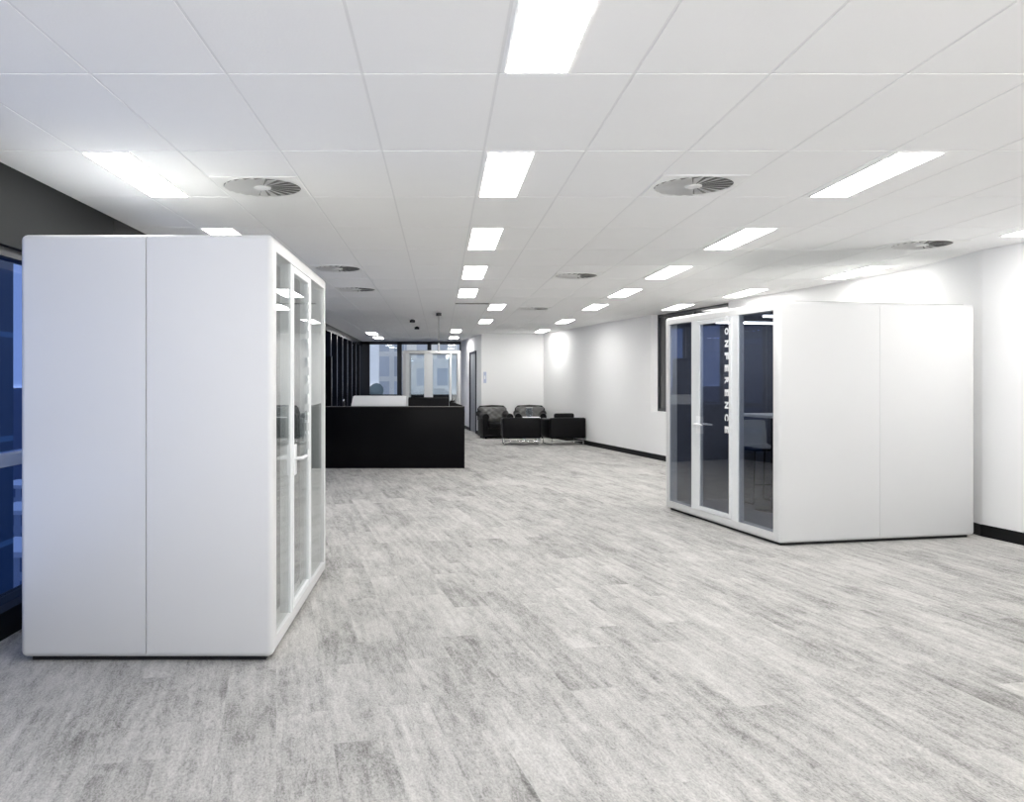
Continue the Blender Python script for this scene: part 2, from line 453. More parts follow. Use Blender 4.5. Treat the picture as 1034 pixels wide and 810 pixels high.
light(1.03, kc(15), 'bright ceiling panel behind the one beyond the slot vent, nearer the lounge', 'lights of the offset far row')
light(0.42, kc(18), 'small far bright ceiling panel above the end windows by the white corner', 'lights above the end windows')
light(0.42, kc(21), 'farthest bright ceiling panel, right against the end windows by the white corner', 'lights above the end windows')
light(-1.98, kc(19), 'bright ceiling panel over the far left of the reception desk, the nearer of two', 'lights by the black wall')
light(-1.98, kc(21), 'bright ceiling panel by the black wall, close to the end windows, the farther of two', 'lights by the black wall')
for n, k in enumerate((4, 6, 8, 10, 12, 15, 18)):
    light(2.85 if k < 18 else 2.78, kc(k), '%s bright ceiling panel of the long row leading to the armchairs, counted from the camera' % ordn[n].capitalize(), 'lights of the row leading to the armchairs')
light(-1.99, kc(4), 'bright ceiling panel over the front of the left white pod by the dark bulkhead', 'lights over the left pod')
light(-1.99, kc(6), 'bright ceiling panel peeking out just above the top edge of the left white pod', 'lights over the left pod')
light(5.38, 7.0, 'bright ceiling panel at the right picture edge, past the round diffuser by the wall', 'lights along the skewed right wall')
light(5.22, kc(8), 'bright ceiling panel washing the wall behind the conference pod', 'lights along the skewed right wall')
light(4.72, kc(10), 'bright ceiling panel seen just over the glazed top edge of the conference pod', 'lights along the skewed right wall')
light(4.38, kc(12), 'bright ceiling panel above the dark internal window in the right wall', 'lights along the skewed right wall')
# unseen panels continuing the rows, added to light the pod fronts
for x in (-1.99, 0.42, 2.85):
    for k in (0, 2):
        if x < 1 and k == 2: continue
        light(x, kc(k), 'unseen ceiling panel overhead near the camera, added outside the picture', 'lights outside the picture')
light(-1.99, kc(8), 'unseen ceiling panel added behind the top of the left white pod', 'lights over the left pod')  # out of sight, put in for the light it gives

# ------------------------------------------------------------------ swirl diffusers
def make_diffuser(label):
    t = thing('ceiling_diffuser', label, 'ceiling diffuser', (0, 0, H), 0, 'round swirl ceiling diffusers')
    R = 0.265
    bm = new_bm()
    seg = 48
    outer = []
    for k in range(seg):
        a = 2 * PI * k / seg
        s = 0.292 / max(abs(math.cos(a)), abs(math.sin(a)))
        outer.append((s * math.cos(a), s * math.sin(a)))
    vo = [bm.verts.new((x, y, -0.006)) for x, y in outer]
    vo2 = [bm.verts.new((x, y, 0.004)) for x, y in outer]
    vi = [bm.verts.new((R * math.cos(2 * PI * k / seg), R * math.sin(2 * PI * k / seg), -0.006)) for k in range(seg)]
    vi2 = [bm.verts.new((R * math.cos(2 * PI * k / seg), R * math.sin(2 * PI * k / seg), 0.006)) for k in range(seg)]
    for k in range(seg):
        q = (k + 1) % seg
        bm.faces.new((vo[k], vi[k], vi[q], vo[q])); bm.faces.new((vo[k], vo[q], vo2[q], vo2[k])); bm.faces.new((vi[k], vi2[k], vi2[q], vi[q]))
    obj('face_plate', bm, M['vane'], t)
    bm = new_bm(); cyl(bm, (0, 0, -0.0015), R, 0.004, 48); obj('duct_opening', bm, M['duct'], t)
    # radial vanes, each tilted about its own radius
    bm = new_bm()
    nb = 20
    for k in range(nb):
        a = 2 * PI * (k + 0.5) / nb
        q = bmesh.new()
        r0, r1 = 0.055, R - 0.006
        w0, w1 = 2 * PI * r0 / nb * 0.47, 2 * PI * r1 / nb * 0.43
        lift = 0.0055
        vs = [q.verts.new((r0, w0, -0.002)), q.verts.new((r1, w1, -0.003)), q.verts.new((r1, -w1, -0.003 - lift * 2.2)), q.verts.new((r0, -w0, -0.003 - lift * .4))]
        q.faces.new(vs)
        e = bmesh.ops.solidify(q, geom=q.faces[:], thickness=0.0015)
        merge(bm, q, Matrix.Rotation(a, 4, 'Z'))
    cyl(bm, (0, 0, -0.010), 0.058, 0.009, 24)
    obj('vanes', bm, M['vane'], t)
    return t
dl = [(1.754, 5.62, 'round swirl ceiling diffuser alone between the middle and right rows of lights'),
      (-1.246, 5.66, 'round swirl ceiling diffuser over the left white pod'),
      (4.80, 8.07, 'round swirl ceiling diffuser over the solid white side of the conference pod'),
      (-1.246, 9.80, 'round swirl ceiling diffuser just past the glazed left pod, nearer of two'),
      (-1.246, 12.05, 'round swirl ceiling diffuser short of the reception desk, second past the left pod'),
      (1.754, 10.47, 'round swirl ceiling diffuser midway down the office, before the lounge lights'),
      (1.754, 15.27, 'tiny far round swirl ceiling diffuser nearest the lounge')]
dp = None
for x, y, lab in dl:
    if dp is None: dp = make_diffuser(lab); t = dp
    else: t = copy_tree(dp); t['label'] = lab
    t.location = (x, y, H)
t = thing('slot_diffuser', 'dark narrow slot air vent across the ceiling after the middle row of lights', 'air vent', (0.555, 14.25, H))
bm = new_bm(); box(bm, -0.29, 0.29, -0.06, -0.045, -0.01, 0.004); box(bm, -0.29, 0.29, 0.045, 0.06, -0.01, 0.004)
box(bm, -0.30, -0.285, -0.06, 0.06, -0.01, 0.004); box(bm, 0.285, 0.30, -0.06, 0.06, -0.01, 0.004); box(bm, -0.285, 0.285, -0.008, 0.008, -0.008, 0.002)
obj('frame', bm, M['steel_edge'], t)
bm = new_bm(); box(bm, -0.285, 0.285, -0.045, 0.045, -0.003, 0.003); obj('slot', bm, M['duct'], t)

# ------------------------------------------------------------------ meeting pods
def text_mesh(body, size, offset=0.0, extrude=0.0006):
    cu = bpy.data.curves.new('lettering', 'FONT'); cu.body = body; cu.size = size; cu.offset = offset; cu.extrude = extrude
    cu.space_character = 1.75
    o = bpy.data.objects.new('lettering_source', cu); COL.objects.link(o)
    dg = bpy.context.evaluated_depsgraph_get(); dg.update()
    me = bpy.data.meshes.new_from_object(o.evaluated_get(dg))
    bpy.data.objects.remove(o); bpy.data.curves.remove(cu)
    bm = bmesh.new(); bm.from_mesh(me); bpy.data.meshes.remove(me)
    xs = [v.co.x for v in bm.verts]; ys = [v.co.y for v in bm.verts]
    bmesh.ops.translate(bm, vec=(-(min(xs)), -(min(ys)), 0), verts=bm.verts)
    return bm, max(xs) - min(xs), max(ys) - min(ys)

ZB = 0.028
def make_pod(L, D, Ht, label, loc, rotz, gl, felt, scale_t, seam, through=False, letters=True, posts=None):
    """glazed front along local x at y = 0 facing -y"""
    t = thing('meeting_pod', label, 'meeting pod', loc, rotz, 'white freestanding meeting pods')
    bm = new_bm()
    box(bm, 0, L, 0, D, ZB, Ht)
    bmesh.ops.bevel(bm, geom=bm.edges[:], offset=0.035, segments=4, profile=0.5, affect='EDGES')
    shell = obj('shell', bm, M['pod_white'], t, True)
    s = 0.10; z0, z1 = ZB + 0.09, Ht - 0.085
    bm = new_bm(); box(bm, s, L - s, -0.2, (D + 0.2) if through else (D - 0.09), z0, z1)
    boolean(shell, obj('cut', bm, M['pod_white']))
    if not through:
        bm = new_bm(); box(bm, 0.075, L - 0.075, 0.11, D - 0.08, ZB + 0.07, Ht - 0.07)
        boolean(shell, obj('cut', bm, M['pod_white']))
        bm = new_bm()
        for xx in (0, L):
            box(bm, xx - 0.014, xx + 0.014, D / 2 - seam / 2, D / 2 + seam / 2, 0, Ht + 0.1)
        box(bm, -0.1, L + 0.1, D / 2 - seam / 2, D / 2 + seam / 2, Ht - 0.006, Ht + 0.006)
        boolean(shell, obj('cut', bm, M['pod_white']))
    shell.data.polygons.foreach_set('use_smooth', [True] * len(shell.data.polygons))
    try: shell.data.set_sharp_from_angle(angle=math.radians(32))
    except Exception: pass
    if len(shell.data.materials) == 0: shell.data.materials.append(M['pod_white'])
    bm = new_bm(); box(bm, 0.05, L - 0.05, 0.05, D - 0.05, 0, ZB + 0.004)
    obj('plinth', bm, M['pod_black'], t)
    bm = new_bm(); box(bm, 0.07, L - 0.07, 0.07, D - 0.07, Ht - 0.001, Ht + 0.008, 0.003, 1)
    obj('added_roof_sheet', bm, M['bounce_grey'], t)  # unseen sheet added to damp lamp light bouncing off the pod top
    if not through:
        bm = new_bm(); e = 0.012
        xa, xb, ya, yb, za, zb = 0.077, L - 0.077, 0.112, D - 0.082, ZB + 0.072, Ht - 0.072
        box(bm, xa, xb, yb - e, yb, za, zb); box(bm, xa, xa + e, ya, yb - e, za, zb); box(bm, xb - e, xb, ya, yb - e, za, zb)
        box(bm, xa + e, xb - e, ya, yb - e, za, za + e); box(bm, xa + e, xb - e, ya, yb - e, zb - e, zb)
        obj('felt_lining', bm, felt, t)
        for q in (0.3, 0.7):
            bm = new_bm(); box(bm, q * L - 0.02, q * L + 0.02, 0.3, D - 0.25, zb - e - 0.02, zb - e)
            obj('strip_light', bm, M['pod_led'], t)
    if posts is None:
        # positions across the face (far post | door | near post), measured from local x = 0
        g1, dA, dB, g2 = [q * L for q in scale_t]
        for pa, pb in ((g1, dA), (dB, g2)):
            bm = new_bm(); box(bm, pa, pb, 0.004, 0.075, z0 - 0.01, z1 + 0.01, 0.003, 1)
            obj('post', bm, M['pod_frame'], t)
        for pa, pb in ((s - 0.01, g1 + 0.01), (g2 - 0.01, L - s + 0.01)):
            bm = new_bm(); box(bm, pa, pb, 0.012, 0.022, z0 - 0.01, z1 + 0.01)
            obj('glass_panel', bm, gl, t)
        # door: frame > glass, handle, lettering
        st = 0.055
        bm = new_bm()
        box(bm, dA - 0.012, dA + st - 0.012, -0.002, 0.04, z0 + 0.004, z1 - 0.004, 0.004, 1); box(bm, dB - st + 0.012, dB + 0.012, -0.002, 0.04, z0 + 0.004, z1 - 0.004, 0.004, 1)
        box(bm, dA + st - 0.012, dB - st + 0.012, -0.002, 0.04, z0 + 0.004, z0 + 0.05, 0.004, 1); box(bm, dA + st - 0.012, dB - st + 0.012, -0.002, 0.04, z1 - 0.05, z1 - 0.004, 0.004, 1)
        door = obj('door', bm, M['pod_frame'], t)
        bm = new_bm(); box(bm, dA + 0.02, dB - 0.02, 0.008, 0.018, z0 + 0.02, z1 - 0.02); obj('door_glass', bm, gl, door)
        hx = dA + 0.012; hz = 1.10
        bm = new_bm(); box(bm, hx - 0.022, hx + 0.06, -0.014, -0.001, hz - 0.10, hz + 0.10, 0.004, 2)
        obj('handle_plate', bm, M['metal_white'], door, True)
        bm = new_bm()
        tube(bm, round_path([(hx, 0.0, hz + 0.01), (hx, -0.055, hz + 0.01), (hx + 0.17, -0.055, hz + 0.01)], 0.025, 5), 0.011, 12)
        tube(bm, [(hx, 0.055, hz + 0.01), (hx, 0.10, hz + 0.01), (hx + 0.13, 0.10, hz + 0.01)], 0.010, 12)
        obj('handle_lever', bm, M['metal_white'], door, True)
        if letters:
            # reads downwards beside the hinge post, tops of the letters towards that post
            for n_, ch_ in enumerate('CONFERENCE'):
                bm, w_, h_ = text_mesh(ch_, 0.1, 0.005)
                k_ = 0.076 / h_
                mt = (Matrix.Translation((dB - st + 0.014 - 0.076, -0.0030, 2.285 - 0.1337 * n_ + 0.0375)) @ Matrix.Rotation(PI / 2, 4, 'X')
                      @ Matrix.Rotation(-PI / 2, 4, 'Z') @ Matrix.Diagonal((0.075 / w_, k_, 1, 1)))
                obj('letter', bm, M['vinyl'], door, mtx=mt)
    else:
        edges = posts
        for pa, pb in edges:
            for yy in (0.02, D - 0.10):
                bm = new_bm(); box(bm, pa, pb, yy, yy + 0.08, z0 - 0.01, z1 + 0.01, 0.006, 2); obj('post', bm, M['pod_frame'], t)
        prev = s
        for pa, pb in list(edges) + [(L - s, L - s)]:
            for yy in (0.055, D - 0.065):
                bm = new_bm(); box(bm, prev - 0.008, pa + 0.008, yy, yy + 0.01, z0 - 0.01, z1 + 0.01); obj('glass_panel', bm, gl, t)
            prev = pb
    return t

T_SPLIT = (0.275, 0.338, 0.637, 0.692)
# left pod: glazed face looks towards +x
make_pod(2.14, 1.452, 2.458, 'large white pod at the left with a blank seamed end wall and glazed side', (-0.962, 4.638, 0), PI / 2,
         M['glass_pod'], M['felt_light'], (0.274, 0.294, 0.614, 0.655), 0.008)
# right pod: glazed face looks back towards the room, near corner at (3.293, 7.867)
LR = 2.36; DR = 2.245
rx, ry = 3.293 - math.sin(SK) * LR, 7.867 + math.cos(SK) * LR
pod_r = make_pod(LR, DR, 2.396, 'white pod at the right with smoked glass front and vertical conference lettering', (rx, ry, 0), -PI / 2 + SK,
         M['glass_smoke'], M['felt_dark'], T_SPLIT, 0.003)
# far pod behind the reception desk, glazed both sides
make_pod(1.66, 1.3, 2.46, 'small far white framed pod with clear glass behind the reception desk', (-1.09, 22.9, 0), 0,
         M['glass_clear'], M['felt_light'], T_SPLIT, 0.004, through=True, letters=False, posts=[(0.10, 0.20), (0.62, 0.86), (1.34, 1.40)])

RM = Matrix.Translation((rx, ry, 0)) @ Matrix.Rotation(-PI / 2 + SK, 4, 'Z')
PF = ZB + 0.072 + 0.013
# high table and stools inside the right pod
tp = RM @ Vector((1.0, 1.30, PF))
t = thing('high_table', 'white topped high table inside the smoked glass pod', 'table', tp, -PI / 2 + SK)
bm = new_bm(); box(bm, -0.32, 0.32, -0.72, 0.72, 1.082, 1.115, 0.006, 2); obj('tabletop', bm, M['white_plastic'], t)
for sy in (-0.45, 0.45):
    bm = new_bm(); cyl(bm, (0, sy, 0.015), 0.03, 1.066); cyl(bm, (0, sy, 0), 0.2, 0.018, 28); obj('leg', bm, M['black_wire'], t, True)

def make_stool(label):
    t = thing('bar_stool', label, 'stool', (0, 0, 0), 0, 'bar stools in the smoked glass pod')
    sh = 0.68
    bm = new_bm()
    # shell: curved seat running up into a low back (back at local -y)
    prof = [(0.20, 0.0), (0.17, 0.012), (0.05, 0.0), (-0.10, 0.0), (-0.165, 0.02), (-0.195, 0.08), (-0.205, 0.20), (-0.21, 0.33)]
    nx = 9; half = 0.21
    rows = []
    for y, z in prof:
        row = []
        for k in range(nx):
            s_ = -1 + 2 * k / (nx - 1)
            wv = half * (0.93 if z > 0.28 else 1.0)
            curve = 0.035 * s_ * s_
            row.append(bm.verts.new((wv * s_, y + (curve if z > 0.05 else 0), sh + z + (0.018 * s_ * s_ if z <= 0.05 else -0.012 * s_ ** 4))))
        rows.append(row)
    for a, b_ in zip(rows[:-1], rows[1:]):
        for k in range(nx - 1): bm.faces.new((a[k], a[k + 1], b_[k + 1], b_[k]))
    bmesh.ops.solidify(bm, geom=bm.faces[:], thickness=0.022)
    o = obj('seat_shell', bm, M['stool_grey'], t, True)
    bm = new_bm(); box(bm, -0.17, 0.17, -0.12, 0.17, sh - 0.035, sh - 0.012, 0.008, 2); obj('seat_pan', bm, M['black_wire'], t)
    for sx in (-1, 1):
        bm = new_bm()
        tube(bm, round_path([(sx * 0.15, 0.14, sh - 0.025), (sx * 0.20, 0.20, 0.011), (sx * 0.20, -0.22, 0.011), (sx * 0.15, -0.11, sh - 0.025)], 0.04, 4), 0.010, 10)
        obj('leg', bm, M['black_wire'], t, True)
    bm = new_bm(); tube(bm, [(-0.183, 0.178, 0.24), (0.183, 0.178, 0.24)], 0.009); obj('footrest', bm, M['black_wire'], t, True)
    return t
st1 = make_stool('grey low-backed bar stool on wire legs below the high table in the smoked pod')
st1.location = RM @ Vector((0.42, 1.04, PF)); st1.rotation_euler = (0, 0, -PI + SK)
st2 = copy_tree(st1); st2['label'] = 'second bar stool in the smoked pod, partly cut off by the corner post'
st2.location = RM @ Vector((0.42, 1.54, PF))

# ------------------------------------------------------------------ reception desk and what stands on it
YD = 14.87
t = thing('reception_desk', 'long black glossy reception desk in front of the end windows', 'reception desk', (0, YD, 0))
XD0, XD1, DH = -2.62, 0.44, 1.14
bm = new_bm(); box(bm, XD0, XD1, 0, 0.06, 0.0, DH - 0.03, 0.003, 1); obj('front_panel', bm, M['desk_black'], t)
bm = new_bm(); box(bm, XD0, XD1, 0.0, 0.34, DH - 0.03, DH, 0.004, 1); obj('counter_top', bm, M['desk_black'], t)
bm = new_bm(); box(bm, XD0 + 0.30, XD1 - 0.02, -0.004, 0.004, DH - 0.010, DH + 0.001); obj('edge_strip', bm, M['steel_edge'], t)
bm = new_bm(); box(bm, XD1 - 0.05, XD1, 0.06, 0.90, 0, DH - 0.03, 0.003, 1); obj('side_panel', bm, M['desk_black'], t)
bm = new_bm(); box(bm, XD0, XD0 + 0.05, 0.06, 0.90, 0, DH - 0.03, 0.003, 1); obj('side_panel', bm, M['desk_black'], t)
bm = new_bm(); box(bm, XD0 + 0.05, XD1 - 0.05, 0.06, 0.90, 0.72, 0.75, 0.003, 1); obj('work_surface', bm, M['desk_black'], t)
# black glossy column at the desk's left end
t = thing('black_column', 'glossy black upright panel at the left end of the reception desk', 'panel', (-2.34, 16.2, 0))
bm = new_bm(); box(bm, -0.33, 0.16, -0.06, 0.06, 0, 2.1, 0.006, 1); obj('panel', bm, M['desk_black'], t)
bm = new_bm(); box(bm, 0.155, 0.166, -0.062, -0.045, 0.02, 2.08); obj('edge_strip', bm, M['steel_edge'], t)

t = thing('counter_screen', 'long white raised box standing on the black reception counter', 'counter screen', (-1.14, YD + 0.16, DH + 0.002))
bm = new_bm()
q = bmesh.new(); vs = [(-0.515, 0), (0.50, 0), (0.50, 0.185), (-0.475, 0.185)]
a = [q.verts.new((x, -0.10, z)) for x, z in vs]; b_ = [q.verts.new((x, 0.10, z)) for x, z in vs]
q.faces.new(a); q.faces.new(b_[::-1])
for k in range(4): q.faces.new((a[k], b_[k], b_[(k + 1) % 4], a[(k + 1) % 4]))
bmesh.ops.recalc_face_normals(q, faces=q.faces)
bmesh.ops.bevel(q, geom=q.edges[:], offset=0.006, segments=2, profile=0.5, affect='EDGES')
merge(bm, q); obj('casing', bm, M['white_plastic'], t)
bm = new_bm(); box(bm, -0.46, 0.48, -0.08, 0.08, 0.183, 0.189, 0.002, 1); obj('top_ledge', bm, M['vane'], t)
t = thing('document_tray', 'black flat box beside the white raised box on the reception counter', 'box', (-0.22, YD + 0.17, DH + 0.002))
bm = new_bm(); box(bm, -0.38, 0.37, -0.11, 0.11, 0, 0.145, 0.008, 2); obj('tray', bm, M['leather'], t)
bm = new_bm(); box(bm, -0.375, 0.365, -0.105, 0.105, 0.147, 0.160, 0.004, 1); obj('lid', bm, M['black_trim'], t)
t = thing('desk_phone', 'low black sloping desk phone at the right end of the reception counter', 'phone', (0.28, YD + 0.16, DH))
bm = new_bm(); q = bmesh.new()
pr = [(-0.12, 0), (0.12, 0), (0.12, 0.015), (-0.10, 0.085), (-0.12, 0.085)]
a = [q.verts.new((x, -0.08, z)) for x, z in pr]; b_ = [q.verts.new((x, 0.08, z)) for x, z in pr]
q.faces.new(a); q.faces.new(b_[::-1])
for k in range(5): q.faces.new((a[k], b_[k], b_[(k + 1) % 5], a[(k + 1) % 5]))
bmesh.ops.recalc_face_normals(q, faces=q.faces); merge(bm, q)
obj('phone_body', bm, M['black_trim'], t)
bm = new_bm(); box(bm, -0.11, -0.02, -0.075, -0.03, 0.075, 0.105, 0.01, 2); obj('handset', bm, M['leather'], t)
t = thing('bottle', 'small silver topped bottle standing on the left of the reception counter', 'bottle', (-1.80, YD + 0.12, DH))
bm = new_bm(); cyl(bm, (0, 0, 0), 0.026, 0.075); cyl(bm, (0, 0, 0.075), 0.026, 0.02, r2=0.012); obj('bottle_body', bm, M['black_wire'], t, True)
bm = new_bm(); cyl(bm, (0, 0, 0.095), 0.015, 0.035); obj('cap', bm, M['chrome'], t, True)

# pendants and downlights over the desk
t = thing('pendant_light', 'black ceiling rose with a thin cord hanging over the reception area', 'pendant light', (-0.04, 16.3, H))
bm = new_bm(); cyl(bm, (0, 0, -0.055), 0.055, 0.055, 24); obj('ceiling_rose', bm, M['black_wire'], t, True)
bm = new_bm(); tube(bm, [(0, 0, -0.05), (0, 0, -0.62)], 0.006, 8); obj('cord', bm, M['steel_edge'], t)
bm = new_bm(); cyl(bm, (0, 0, -0.78), 0.028, 0.17, 20, 0.018); obj('lamp_shade', bm, M['white_plastic'], t, True)
s1 = None
for x, y, lab in ((-0.63, 18.0, 'black ceiling spotlight, nearer of the two left of the hanging cord'), (-0.60, 20.4, 'black ceiling spotlight, farther of the two left of the hanging cord')):
    if s1 is None:
        s1 = thing('ceiling_spotlight', lab, 'spotlight', (x, y, H), 0, 'black ceiling spotlights')
        bm = new_bm(); cyl(bm, (0, 0, -0.014), 0.03, 0.014, 20); obj('mount', bm, M['black_wire'], s1, True)
        bm = new_bm(); cyl(bm, (0, 0, -0.07), 0.06, 0.056, 24); obj('can', bm, M['black_wire'], s1, True)
    else:
        s2 = copy_tree(s1); s2.location = (x, y, H); s2['label'] = lab

# ------------------------------------------------------------------ lounge
def tuft_back(w, h, th):
    """buttoned leather backrest, front towards -y"""
    bm = bmesh.new(); nx, nz = 28, 20
    front, back = [], []
    for j in range(nz + 1):
        fz = j / nz; rf, rb = [], []
        for k in range(nx + 1):
            fx = k / nx
            s_ = 2 * fx - 1
            edge = 1 - max(abs(s_) ** 6, abs(2 * fz - 1) ** 6)
            d = 0.5 + 0.25 * (math.cos(2 * PI * (fx * 4 + fz * 3)) + math.cos(2 * PI * (fx * 4 - fz * 3)))
            y = -th / 2 * edge - 0.030 * d * edge
            round_in = 0.05 * max(0, fz - 0.75) * 4 * abs(s_) ** 3
            x = w / 2 * s_ * (0.88 + 0.12 * fz)
            z = h * fz - (0.06 * abs(s_) ** 4 if fz > 0.6 else 0) * (fz - 0.6) / 0.4
            rf.append(bm.verts.new((x, y + 0.10 * s_ * s_ * -1, z))); rb.append(bm.verts.new((x, th / 2 * edge + 0.10 * s_ * s_ * -1 + 0.01, z)))
        front.append(rf); back.append(rb)
    for j in range(nz):
        for k in range(nx):
            bm.faces.new((front[j][k], front[j][k + 1], front[j + 1][k + 1], front[j + 1][k]))
            bm.faces.new((back[j][k], back[j + 1][k], back[j + 1][k + 1], back[j][k + 1]))
    loop = [(j, 0) for j in range(nz + 1)] + [(nz, k) for k in range(1, nx + 1)] + [(j, nx) for j in range(nz - 1, -1, -1)] + [(0, k) for k in range(nx - 1, 0, -1)]
    for a, b_ in zip(loop, loop[1:] + loop[:1]):
        bm.faces.new((front[a[0]][a[1]], back[a[0]][a[1]], back[b_[0]][b_[1]], front[b_[0]][b_[1]]))
    return bm

def make_club(label):
    """faces -y; width 0.86"""
    t = thing('armchair', label, 'armchair', (0, 0, 0), 0, 'black leather club armchairs')
    bm = new_bm(); box(bm, -0.36, 0.36, -0.36, 0.34, 0.05, 0.30, 0.03, 3); obj('seat_base', bm, M['leather'], t, True)
    bm = new_bm(); box(bm, -0.265, 0.265, -0.40, 0.20, 0.28, 0.44, 0.05, 4); obj('seat_cushion', bm, M['leather'], t, True)
    bk = tuft_back(0.80, 0.46, 0.12)
    obj('backrest', bk, M['tuft'], t, True, mtx=Matrix.Translation((0, 0.27, 0.42)) @ Matrix.Rotation(math.radians(-10), 4, 'X'))
    bm = new_bm(); tube(bm, [(-0.39, 0.275, 0.50), (-0.40, 0.28, 0.65), (-0.39, 0.30, 0.80), (-0.33, 0.34, 0.86), (0, 0.37, 0.875), (0.33, 0.34, 0.86), (0.39, 0.30, 0.80), (0.40, 0.28, 0.65), (0.39, 0.275, 0.50)], 0.04, 10)
    obj('back_roll', bm, M['leather'], t, True)
    bm = new_bm(); box(bm, -0.40, 0.40, 0.29, 0.38, 0.05, 0.62, 0.03, 3); obj('back_shell', bm, M['leather'], t, True)
    for sx in (-1, 1):
        bm = new_bm()
        box(bm, sx * 0.345 - 0.075, sx * 0.345 + 0.075, -0.42, 0.30, 0.05, 0.60, 0.035, 3)
        tube(bm, round_path([(sx * 0.345, -0.42, 0.60), (sx * 0.345, 0.05, 0.61), (sx * 0.38, 0.28, 0.68)], 0.1), 0.095, 14)
        obj('arm', bm, M['leather'], t, True)
        for sy in (-0.33, 0.29):
            bm = new_bm(); cyl(bm, (sx * 0.32, sy, 0), 0.018, 0.06, 14, 0.024); obj('leg', bm, M['black_wire'], t, True)
    return t
c1 = make_club('black leather armchair with buttoned high back on the left, beside the doorway')
c1.location = (1.51, 22.72, 0); c1.rotation_euler = (0, 0, math.radians(10))
c2 = copy_tree(c1); c2['label'] = 'black leather armchair with buttoned high back against the end wall, in the corner'
c2.location = (2.53, 22.88, 0); c2.rotation_euler = (0, 0, math.radians(-4))

def make_tub(label, w, cushion):
    """back towards -y (towards the camera), faces +y, chrome sled base"""
    t = thing('lounge_chair', label, 'armchair', (0, 0, 0), 0, 'low black chrome footed lounge chairs')
    h0, h1 = 0.17, 0.685
    bm = new_bm(); box(bm, -w / 2, w / 2, -0.38, -0.24, h0, h1, 0.045, 4); obj('backrest', bm, M['leather'], t, True)
    for sx in (-1, 1):
        bm = new_bm(); box(bm, sx * (w / 2 - 0.07) - 0.07, sx * (w / 2 - 0.07) + 0.07, -0.30, 0.38, h0, h1 - 0.03, 0.045, 4); obj('arm', bm, M['leather'], t, True)
    bm = new_bm(); box(bm, -w / 2 + 0.10, w / 2 - 0.10, -0.26, 0.36, h0, 0.32, 0.02, 2); obj('seat_base', bm, M['leather'], t, True)
    bm = new_bm(); box(bm, -w / 2 + 0.14, w / 2 - 0.14, -0.22, 0.38, 0.32, 0.44, 0.04, 3); obj('seat_cushion', bm, M['leather'], t, True)
    if cushion:
        bm = new_bm(); box(bm, -w / 2 + 0.17, w / 2 - 0.25, -0.25, -0.10, 0.44, 0.79, 0.05, 4); obj('back_cushion', bm, M['leather'], t, True)
    for sx in (-1, 1):
        bm = new_bm(); x = sx * (w / 2 - 0.05)
        tube(bm, round_path([(x, -0.33, h0 + 0.02), (x, -0.33, 0.012), (x, 0.33, 0.012), (x, 0.33, h0 + 0.02)], 0.04, 4), 0.013, 10)
        obj('sled_leg', bm, M['chrome'], t, True)
    bm = new_bm(); tube(bm, [(-w / 2 + 0.05, -0.33, 0.10), (w / 2 - 0.05, -0.33, 0.10)], 0.010); obj('cross_bar', bm, M['chrome'], t, True)
    return t
b1 = make_tub('low black leather lounge chair on chrome legs seen from behind, nearest the desk', 0.95, False)
b1.location = (2.02, 20.5, 0)
b2 = make_tub('low black lounge chair seen from behind with a cushion showing, against the right wall', 0.93, True)
b2.location = (3.10, 20.5, 0); b2.rotation_euler = (0, 0, SK)
# small table between
t = thing('side_table', 'small pale side table between the four black lounge chairs', 'table', (2.44, 21.75, 0))
bm = new_bm(); box(bm, -0.22, 0.22, -0.22, 0.22, 0.60, 0.63, 0.006, 2); obj('tabletop', bm, M['white_plastic'], t)
for sx in (-1, 1):
    for sy in (-1, 1):
        bm = new_bm(); box(bm, sx * 0.19 - 0.02, sx * 0.19 + 0.02, sy * 0.19 - 0.02, sy * 0.19 + 0.02, 0, 0.60, 0.004, 1); obj('leg', bm, M['alu'], t)
t = thing('glass_vase', 'clear glass vase on the side table between the lounge chairs', 'vase', (2.38, 21.75, 0.63))
bm = new_bm()
prof = [(0.05, 0.0), (0.085, 0.04), (0.10, 0.12), (0.075, 0.20), (0.09, 0.25)]
seg = 20; rings = []
for r, z in prof: rings.append([bm.verts.new((r * math.cos(2 * PI * k / seg), r * math.sin(2 * PI * k / seg), z)) for k in range(seg)])
for a, b_ in zip(rings[:-1], rings[1:]):
    for k in range(seg): bm.faces.new((a[k], a[(k + 1) % seg], b_[(k + 1) % seg], b_[k]))
bm.faces.new(rings[0][::-1])
obj('vase_body', bm, M['vase'], t, True)
bm = new_bm(); tube(bm, [(0.09 * math.cos(a * PI / 12), 0.09 * math.sin(a * PI / 12), 0.25) for a in range(24)], 0.006, 8, True); obj('rim', bm, M['chrome'], t, True)
# switch plate beside the door
t = thing('wall_switch', 'pale blue switch plate on the white wall beside the grey door', 'switch', (1.28, 23.5, 1.70))
bm = new_bm(); box(bm, -0.035, 0.045, -0.012, 0, -0.16, 0.16, 0.004, 1); obj('plate', bm, M['switch_blue'], t)
bm = new_bm(); box(bm, -0.015, 0.02, -0.020, -0.011, -0.05, 0.05, 0.003, 1); obj('rocker', bm, M['white_plastic'], t)

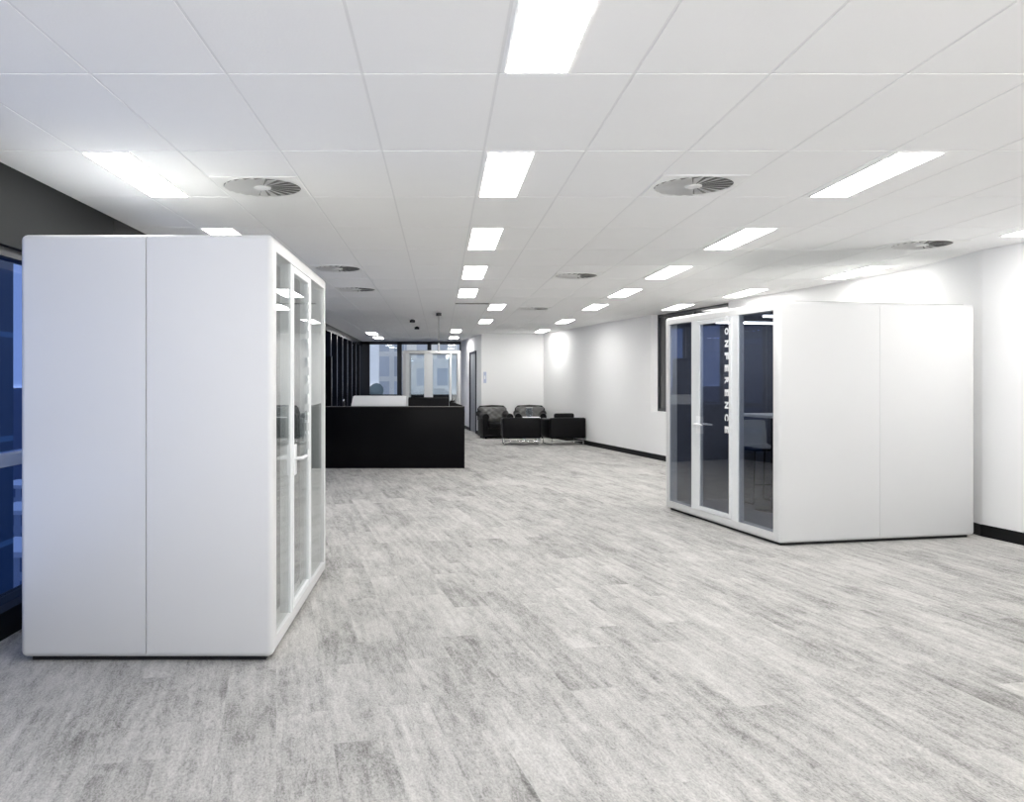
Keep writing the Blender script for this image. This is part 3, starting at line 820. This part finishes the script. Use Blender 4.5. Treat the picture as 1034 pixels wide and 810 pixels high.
# ------------------------------------------------------------------ outside
bm = new_bm(); box(bm, -2500, 800, 0, 2500, -22.2, -22)
struct('ground', bm, M['asphalt'])
def building(name_label, x0, x1, y0, y1, z1, m, roofm):
    t = thing('building', name_label, 'building', ((x0 + x1) / 2, (y0 + y1) / 2, -22))
    w, d = (x1 - x0) / 2, (y1 - y0) / 2
    bm = new_bm(); box(bm, -w, w, -d, d, 0, z1 + 22); obj('facade', bm, m, t)
    bm = new_bm(); box(bm, -w - .2, w + .2, -d - .2, d + .2, z1 + 22, z1 + 22.6); obj('parapet', bm, roofm, t)
    return t
building('dark blue office block outside the tinted left windows', -26, -15, -2, 28.4, 16, M['bldg_navy'], M['alu'])
building('hazy pale tower seen through the leftmost end window', -8.4, -4.9, 110, 125, 22, M['bldg_pale'], M['alu'])
building('white banded block seen through the end windows behind the small pod', -4.2, 2.2, 95, 110, 12, M['bldg_white'], M['alu'])
for x_, y_, lab_ in ((-46.6, 89, 'pale low building outside the left windows, the nearest of three'), (-60.5, 116, 'pale low building outside the left windows, between two others'), (-74.5, 143, 'pale low building outside the left windows, the farthest of three')):
    building(lab_, x_ - 2.2, x_ + 6, y_ - 4, y_ + 4, -17, M['bldg_dusk'], M['alu'])
t = thing('tree', 'hazy round tree top outside the leftmost end window', 'tree', (-8.6, 96, -22))
bm = new_bm(); cyl(bm, (0, 0, 0), 0.35, 18, 10); obj('trunk', bm, M['tree'], t)
bm = new_bm()
rnd = random.Random(3)
for k in range(26):
    q = bmesh.new(); bmesh.ops.create_icosphere(q, subdivisions=2, radius=rnd.uniform(0.55, 0.95))
    merge(bm, q, Matrix.Translation((rnd.uniform(-1.0, 1.0), rnd.uniform(-1, 1), 20.5 + rnd.uniform(-2.5, 1.9) )))
obj('crown', bm, M['tree'], t, True)

# ------------------------------------------------------------------ world, camera, colour management
w = bpy.data.worlds.new('dusk_sky_and_ceiling_fill'); scene.world = w; w.use_nodes = True
N, L = w.node_tree.nodes, w.node_tree.links
bg = N['Background']
tc = N.new('ShaderNodeTexCoord'); sp = N.new('ShaderNodeSeparateXYZ'); L.new(tc.outputs['Generated'], sp.inputs[0])
cr = N.new('ShaderNodeValToRGB'); mr = N.new('ShaderNodeMapRange')
mr.inputs['From Min'].default_value = -0.3; mr.inputs['From Max'].default_value = 0.8
L.new(sp.outputs['Z'], mr.inputs['Value']); L.new(mr.outputs['Result'], cr.inputs['Fac'])
cr.color_ramp.elements[0].position = 0.25; cr.color_ramp.elements[0].color = (2.7, 2.62, 2.50, 1)  # glow below the horizon added to brighten the ceiling through the open back
k_ = cr.color_ramp.elements.new(0.270); k_.color = (0.53, 0.60, 0.75, 1)
cr.color_ramp.elements[2].position = 0.9; cr.color_ramp.elements[2].color = (0.46, 0.50, 0.58, 1)
L.new(cr.outputs['Color'], bg.inputs['Color']); bg.inputs['Strength'].default_value = 1.0

cam = bpy.data.cameras.new('camera'); co = bpy.data.objects.new('camera', cam); COL.objects.link(co)
co.location = (0, 0, CAM_H); co.rotation_euler = (PI / 2, 0, 0)
cam.sensor_width = 36; cam.lens = 36 * F / 1034
cam.shift_x = (517 - 445) / 1034; cam.shift_y = (384 - 405) / 1034
cam.clip_start = 0.05; cam.clip_end = 5000
scene.camera = co
vs_ = scene.view_settings
vs_.view_transform = 'Standard'; vs_.look = 'None'; vs_.gamma = 1.0; vs_.use_curve_mapping = False
vs_.exposure = 0.17
cy = scene.cycles
cy.max_bounces = 10; cy.diffuse_bounces = 6; cy.glossy_bounces = 5; cy.transparent_max_bounces = 16
cy.use_denoising = True
